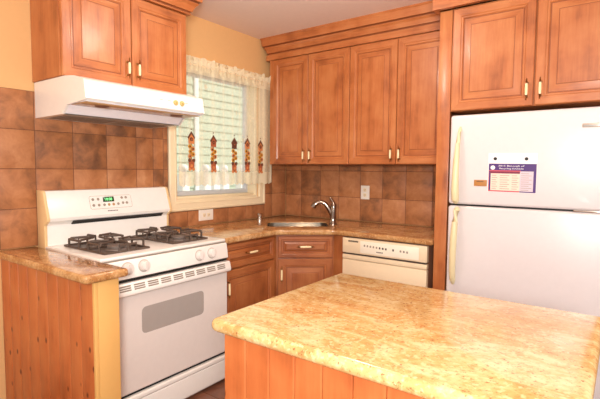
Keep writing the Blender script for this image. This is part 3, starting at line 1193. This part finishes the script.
# ================================================================== fridge wall, upper cabinets
Z0, ZH = 1.400, 0.912
wall_cabinet('two-door stained wood wall cabinet in the corner beside the window curtain', frame((0.078, -0.330, Z0), UB, NB), 0.831, ZH, 0.328,
             [(0.055, 0.431), (0.435, 0.829)], [1, -1], 0.05, 'wall cabinets', (0.49, 0.0, Z0), hz=0.075)
wall_cabinet('two-door stained wood wall cabinet between corner cabinet and refrigerator panel', frame((0.910, -0.330, Z0), UB, NB), 0.800, ZH, 0.328,
             [(0.002, 0.397), (0.401, 0.798)], [1, -1], 0.05, 'wall cabinets', (1.30, 0.0, Z0), hz=0.075)
b = MB()
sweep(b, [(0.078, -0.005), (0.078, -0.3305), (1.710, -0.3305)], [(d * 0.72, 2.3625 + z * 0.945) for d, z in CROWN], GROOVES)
sweep(b, [(0.078, -0.300), (0.078, -0.3305), (1.710, -0.3305)], [(0.0005, 2.318), (0.023, 2.318), (0.023, 2.364), (0.0005, 2.364)])
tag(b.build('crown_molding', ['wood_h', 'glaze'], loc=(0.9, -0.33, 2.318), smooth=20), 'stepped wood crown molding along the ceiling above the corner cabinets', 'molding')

# tall panel beside the fridge
b = MB()
b.box((1.712, -0.600, 0), (1.732, -0.012, 2.335), 0.001, 1)
b.box((1.712, -0.632, 0), (1.790, -0.600, 2.335), 0.003, 2)
tag(b.build('tall_panel', 'wood_v', loc=(1.745, -0.3, 0)), 'tall stained wood end panel standing left of the refrigerator', 'panel')

t = wall_cabinet('deep stained wood cabinet hung above the white refrigerator', frame((1.793, -0.632, 1.720), UB, NB), 0.927, 0.606, 0.60,
                 [(0.010, 0.458), (0.465, 0.913)], [1, -1], 0.010, 'wall cabinets', (2.25, 0.0, 1.720), hz=0.088)
b = MB()
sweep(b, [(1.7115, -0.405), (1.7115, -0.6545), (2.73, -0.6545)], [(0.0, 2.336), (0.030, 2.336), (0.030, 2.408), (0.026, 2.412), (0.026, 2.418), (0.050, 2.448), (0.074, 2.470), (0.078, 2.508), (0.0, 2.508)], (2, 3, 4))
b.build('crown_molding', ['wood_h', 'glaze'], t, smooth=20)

# ================================================================== refrigerator
t = thing('refrigerator', 'white top-freezer refrigerator with cream bow handles', 'refrigerator', (2.235, -0.35, 0))
FX0, FX1 = 1.812, 2.662
b = MB()
b.box((FX0 + 0.004, -0.612, 0.03), (FX1 - 0.004, -0.05, 1.680), 0.006)
b.build('body', 'fridge', t)
b = MB()
b.box((FX0 + 0.02, -0.60, 0.0), (FX1 - 0.02, -0.10, 0.04))
b.build('base_grille', 'black', t)
b = MB()
b.box((FX0 + 0.008, -0.622, 0.09), (FX1 - 0.008, -0.6121, 1.672))
b.build('door_gasket', 'black', t)
FD = []
for nm, z0, z1 in (('freezer_door', 1.155, 1.690), ('fridge_door', 0.085, 1.145)):
    b = MB()
    b.box((FX0, -0.682, z0), (FX1, -0.6222, z1), 0.016, 4)
    FD.append(b.build(nm, 'fridge', t, smooth=40))
b = MB()
hp = [(1.874, -0.684, 1.618, 0.006), (1.873, -0.700, 1.585, 0.010), (1.871, -0.716, 1.52, 0.0125), (1.868, -0.728, 1.42, 0.017), (1.866, -0.730, 1.32, 0.019), (1.865, -0.726, 1.24, 0.022), (1.865, -0.716, 1.185, 0.022), (1.865, -0.698, 1.166, 0.013)]
b.tube([p[:3] for p in hp], [p[3] for p in hp], 14)
b.tube([(1.874, -0.681, 1.600), (1.874, -0.700, 1.600)], 0.010, 10)
b.tube([(1.865, -0.681, 1.178), (1.865, -0.712, 1.178)], 0.013, 10)
lab(b.build('handle', 'cream', FD[0]), 'cream bow handle of the freezer door')
b = MB()
hp = [(1.873, -0.698, 1.132, 0.013), (1.873, -0.716, 1.115, 0.0175), (1.871, -0.728, 1.05, 0.017), (1.866, -0.731, 0.95, 0.020), (1.862, -0.727, 0.85, 0.0195), (1.859, -0.715, 0.75, 0.0185), (1.858, -0.700, 0.69, 0.017), (1.858, -0.688, 0.665, 0.009)]
b.tube([p[:3] for p in hp], [p[3] for p in hp], 14)
b.tube([(1.873, -0.681, 1.120), (1.873, -0.712, 1.120)], 0.013, 10)
b.tube([(1.858, -0.681, 0.690), (1.858, -0.698, 0.690)], 0.011, 10)
lab(b.build('handle', 'cream', FD[1]), 'cream bow handle of the lower fridge door')
b = MB()
b.box((2.492, -0.6865, 1.585), (2.640, -0.681, 1.606), 0.003)
lab(b.build('badge', 'steel', FD[0]), 'small metal name badge')
b = MB()
b.box((2.47, -0.680, 1.1455), (2.655, -0.63, 1.1545), 0.002)
b.build('hinge', 'steel', t)

# paper and magnets on the freezer door
YF = -0.6825
X0 = frame((2.042, YF, 1.240), (math.cos(-0.012), 0, math.sin(-0.012)), NB)
cw_, chh = 0.248, 0.160
t = thing('notice_card', 'purple-bordered printed schedule card held on the freezer door', 'card', (2.14, YF, 1.24))
b = MB(X0)
b.box((-0.004, -0.002, 0.0002), (cw_ + 0.002, chh + 0.060, 0.0012))
b.build('backing_sheet', 'paper', t, smooth=None)
b = MB(X0)
b.box((0, 0, 0.0012), (cw_, chh, 0.0018))
b.build('purple_border', 'purple', t, smooth=None)
b = MB(X0)
b.box((0.012, 0.006, 0.0018), (0.166, 0.106, 0.0022))
b.build('schedule_table', 'peach', t, smooth=None)
b = MB(X0)
b.box((0.166, 0.006, 0.0018), (0.234, 0.118, 0.0022))
b.build('side_column', 'lilac', t, smooth=None)
b = MB(X0)
b.box((0.002, 0.116, 0.0018), (0.170, 0.122, 0.0022))
b.box((0.000, 0.000, 0.0018), (0.166, 0.007, 0.0024))
b.box((0.000, 0.000, 0.0018), (0.003, 0.112, 0.0022))
b.build('pink_rule', 'pink', t, smooth=None)
b = MB(X0)
b.box((0.008, 0.104, 0.0018), (0.166, 0.116, 0.0024))
b.build('table_heading', 'maroon', t, smooth=None)
b = MB(X0)
for r in range(7):
    for c, (u, w_) in enumerate(((0.018, 0.03), (0.062, 0.05), (0.125, 0.034))):
        b.box((u, 0.016 + r * 0.0125, 0.0022), (u + w_ * (0.8 + 0.2 * ((r + c) % 2)), 0.019 + r * 0.0125, 0.0025))
for r in range(9):
    b.box((0.172, 0.012 + r * 0.0115, 0.0022), (0.172 + 0.04 + 0.014 * (r % 2), 0.0145 + r * 0.0115, 0.0025))
b.build('small_print', 'panel_ink', t, smooth=None)
b = MB(X0)
b.lathe([(0.0125, 0.0018), (0.0125, 0.0024)], (0.022, 0.137, 0), (0, 0, 1), 20)
b.build('seal', 'paper', t, smooth=None)
text_part('title_text', '2015 Borough of', 'paper', X0 @ Matrix.Translation((0.052, 0.141, 0.0018)), 0.135, 0.011, t)
text_part('title_text', 'Recycling Schedule', 'paper', X0 @ Matrix.Translation((0.058, 0.126, 0.0018)), 0.125, 0.011, t)
for u, lb in ((0.034, 'round black magnet at the upper left of the schedule card'), (0.196, 'round black magnet at the upper right of the schedule card')):
    p = X0 @ Vector((u, 0.188, 0.0013))
    b = MB()
    b.lathe([(0.009, 0), (0.009, 0.004), (0.007, 0.006), (0.0, 0.0065)], p, NB, 16)
    tag(b.build('magnet', 'black', loc=p), lb, 'magnet', 'round magnets')
t = thing('magnet_card', 'small orange-brown magnet strip left of the purple schedule card', 'magnet', (1.98, YF, 1.288))
b = MB()
b.box((1.962, YF - 0.003, 1.268), (2.034, YF, 1.304), 0.001)
b.build('strip', 'orange_card', t)
b = MB()
for k in range(5):
    b.box((1.977 + k * 0.008, YF - 0.0034, 1.293), (1.983 + k * 0.008, YF - 0.0029, 1.298))
b.build('lettering', 'print', t, smooth=None)

# ================================================================== island
t = thing('kitchen_island', 'knotty pine plank island under the gold granite top', 'island', (2.18, -2.15, 0))
IX0, IX1, IY0, IY1 = 1.740, 2.628, -2.500, -1.805
b = MB()
b.box((IX0 + 0.015, IY0 + 0.015, 0), (IX1 - 0.015, IY1 - 0.015, 0.8745))
b.build('body', 'pine', t)


def planks(mb, a, bb, along, fixed0, fixed1, w):
    p = a
    while p < bb - 1e-4:
        q_ = min(p + w, bb)
        if bb - q_ < 0.02:
            q_ = bb
        if along == 'x':
            mb.box((p + 0.0006, fixed0, 0), (q_ - 0.0006, fixed1, 0.8742), 0.0035, 1)
        else:
            mb.box((fixed0, p + 0.0006, 0), (fixed1, q_ - 0.0006, 0.8742), 0.0035, 1)
        p = q_


b = MB()
planks(b, IX0, IX1, 'x', IY0, IY0 + 0.0145, 0.088)
b.build('front_planks', 'pine', t)
b = MB()
planks(b, IY0 + 0.015, IY1 - 0.015, 'y', IX0, IX0 + 0.0145, 0.088)
b.build('side_planks', 'pine', t)
b = MB()
planks(b, IY0 + 0.015, IY1 - 0.015, 'y', IX1 - 0.0145, IX1, 0.088)
b.build('side_planks', 'pine', t)
b = MB()
out = round_poly([(1.705, -2.530), (2.655, -2.530), (2.655, -1.772), (1.705, -1.772)], [0.03, 0.03, 0.02, 0.02])
slab(b, out, 0.8755, 0.914, 0.016)
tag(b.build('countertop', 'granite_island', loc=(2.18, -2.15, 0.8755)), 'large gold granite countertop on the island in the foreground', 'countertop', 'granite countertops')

# ================================================================== outlets


def outlet(label, X, w, h, horizontal, loc):
    t = thing('wall_outlet', label, 'outlet', loc, 'wall outlets')
    mb = MB(X)
    mb.rings(w, h, [(0, 0), (0, 0.003), (0.004, 0.006), (0.012, 0.0065)])
    mb.build('cover_plate', 'white_plastic', t, smooth=30)
    for s in (-1, 1):
        c = (w / 2 + (s * 0.022 if horizontal else 0), h / 2 + (0 if horizontal else s * 0.022))
        mb = MB(X)
        mb.box((c[0] - 0.014, c[1] - 0.014, 0.006), (c[0] + 0.014, c[1] + 0.014, 0.0085), 0.004)
        rc = mb.build('receptacle', 'casing', t)
        mb = MB(X)
        for k in (-1, 1):
            mb.box((c[0] + k * 0.006 - 0.0013, c[1] - 0.003, 0.0084), (c[0] + k * 0.006 + 0.0013, c[1] + 0.006, 0.0088))
        mb.box((c[0] - 0.002, c[1] - 0.010, 0.0084), (c[0] + 0.002, c[1] - 0.006, 0.0088))
        mb.build('slot', 'print', rc, smooth=None)


outlet('white double outlet on the tiles below the window', frame((0.0102, -1.105, 0.948), UA, NA), 0.148, 0.086, True, (0.010, -1.03, 0.948))
outlet('white upright outlet on the tiles right of the faucet', frame((0.842, -0.0102, 1.104), UB, NB), 0.082, 0.118, False, (0.883, -0.010, 1.104))

# ================================================================== curtain
t = thing('lace_curtain', 'sheer cream lace curtain with embroidered motifs over the window', 'curtain', (0.07, -0.85, 1.23))
CY0, CY1, CZ0, CZ1 = -1.340, -0.292, 1.238, 2.138
b = MB()
ny, nz_ = 150, 60


def fold(y, z):
    k = (CZ1 - z) / (CZ1 - CZ0)
    f = math.sin(y * 62 + 1.2 * math.sin(y * 9)) * 0.55 + math.sin(y * 33 + 2) * 0.45
    return 0.072 + f * (0.007 + 0.007 * k)


grid = []
for i in range(ny + 1):
    y = CY0 + (CY1 - CY0) * i / ny
    sc_ = 0.014 * abs(math.sin(PI * (y - CY0) / 0.07))
    row = []
    for j in range(nz_ + 1):
        z = CZ1 + (CZ0 - sc_ - CZ1) * j / nz_
        row.append(b._v((fold(y, z), y, z)))
    grid.append(row)
for i in range(ny):
    y = CY0 + (CY1 - CY0) * (i + 0.5) / ny
    for j in range(nz_):
        z = CZ1 + (CZ0 - CZ1) * (j + 0.5) / nz_
        a = 0.30 + 0.24 * max(0, math.sin(y * 62 + 1.2 * math.sin(y * 9) + 1.5)) ** 3
        if y > -0.47:
            a += 0.34
        if z < 1.345:
            a += 0.34 if y < -0.75 else 0.5
        if z > 2.06:
            a += 0.40
        if y > -0.31:
            a += 0.2
        b.face((grid[i][j], grid[i + 1][j], grid[i + 1][j + 1], grid[i][j + 1]), 0, a)
b.build('net', 'lace', t, smooth=180)
b = MB()                                               # gathered heading
n = 260
rows = []
for i in range(n + 1):
    y = CY0 + (CY1 + 0.012 - CY0) * i / n
    wv = math.sin(y * 150) * 0.6 + math.sin(y * 71 + 1) * 0.5
    tp = 0.014 * math.sin(y * 74 + 0.7) + 0.010 * math.sin(y * 131)
    rows.append([b._v((0.074 + wv * am, y, z + (tp if q_ == 3 else 0))) for q_, (z, am) in enumerate(((2.085, 0.006), (2.112, 0.003), (2.126, 0.012), (2.172, 0.026)))])
for i in range(n):
    for k in range(3):
        b.face((rows[i][k], rows[i + 1][k], rows[i + 1][k + 1], rows[i][k + 1]), 0, 0.75 if k < 2 else 0.95)
b.build('ruffle', 'lace', t, smooth=180)
b = MB()
b.tube([(0.072, CY0 - 0.02, 2.125), (0.072, CY1 + 0.006, 2.125)], 0.006, 10)
for y in (CY0 - 0.012, CY1 + 0.002):
    b.tube([(0.072, y, 2.125), (0.0005, y, 2.125)], 0.005, 8)
b.build('curtain_rod', 'casing', t)


def disc(mb, y, z, r, x, mi, n_=10, sy=1.0):
    pts = [(y + r * sy * math.cos(2 * PI * k / n_), z + r * math.sin(2 * PI * k / n_)) for k in range(n_)]
    mb.prism(pts, 'x', x, x + 0.003, mi=mi)


TH = ['thread_brown', 'thread_red', 'thread_gold', 'thread_orange', 'thread_green']
random.seed(5)
for i, (y, zt) in enumerate(((-1.238, 1.625), (-1.020, 1.612), (-0.793, 1.607), (-0.638, 1.612), (-0.471, 1.602))):
    b = MB()
    x = 0.0895
    # birdhouse
    hw_, zb = 0.027, zt - 0.085
    main = [3, 1, 0, 3, 3][i]
    b.prism([(y - hw_, zb), (y + hw_, zb), (y + hw_, zt - 0.035), (y, zt), (y - hw_, zt - 0.035)], 'x', x, x + 0.003, mi=main)
    b.prism([(y - hw_ - 0.008, zt - 0.040), (y - hw_, zt - 0.048), (y, zt - 0.012), (y + hw_, zt - 0.048), (y + hw_ + 0.008, zt - 0.040), (y, zt + 0.006)], 'x', x, x + 0.0045, mi=0)
    disc(b, y, zt - 0.052, 0.015, x + 0.002, 0)
    disc(b, y, zt - 0.052, 0.006, x + 0.004, 1)
    # flowers on a stem
    b.box((x, y - 0.004, zt - 0.20), (x + 0.002, y + 0.004, zb), mi=4)
    for k, (dy, dz) in enumerate(((-0.014, -0.105), (0.014, -0.122), (-0.010, -0.142), (0.015, -0.162), (-0.014, -0.178))):
        for p in range(6):
            disc(b, y + dy + 0.011 * math.cos(p * PI / 3), zt + dz + 0.011 * math.sin(p * PI / 3), 0.0075, x + 0.001, [2, 3, 2][(k + i) % 3], 7)
        disc(b, y + dy, zt + dz, 0.006, x + 0.003, 0, 8)
    # pot with a bow
    zp = zt - 0.20
    b.prism([(y - 0.030, zp), (y + 0.030, zp), (y + 0.026, zp - 0.020), (y + 0.022, zp - 0.075), (y - 0.022, zp - 0.075), (y - 0.026, zp - 0.020)], 'x', x, x + 0.003, mi=1)
    for s in (-1, 1):
        disc(b, y + s * 0.020, zp - 0.006, 0.014, x + 0.002, 0, 9)
        disc(b, y + s * 0.017, zp - 0.072, 0.012, x + 0.002, 3, 8)
    disc(b, y, zp - 0.045, 0.012, x + 0.002, 3, 9)
    disc(b, y, zt + 0.022, 0.005, x, 0, 8)
    b.build('embroidered_motif', TH, t, smooth=None)
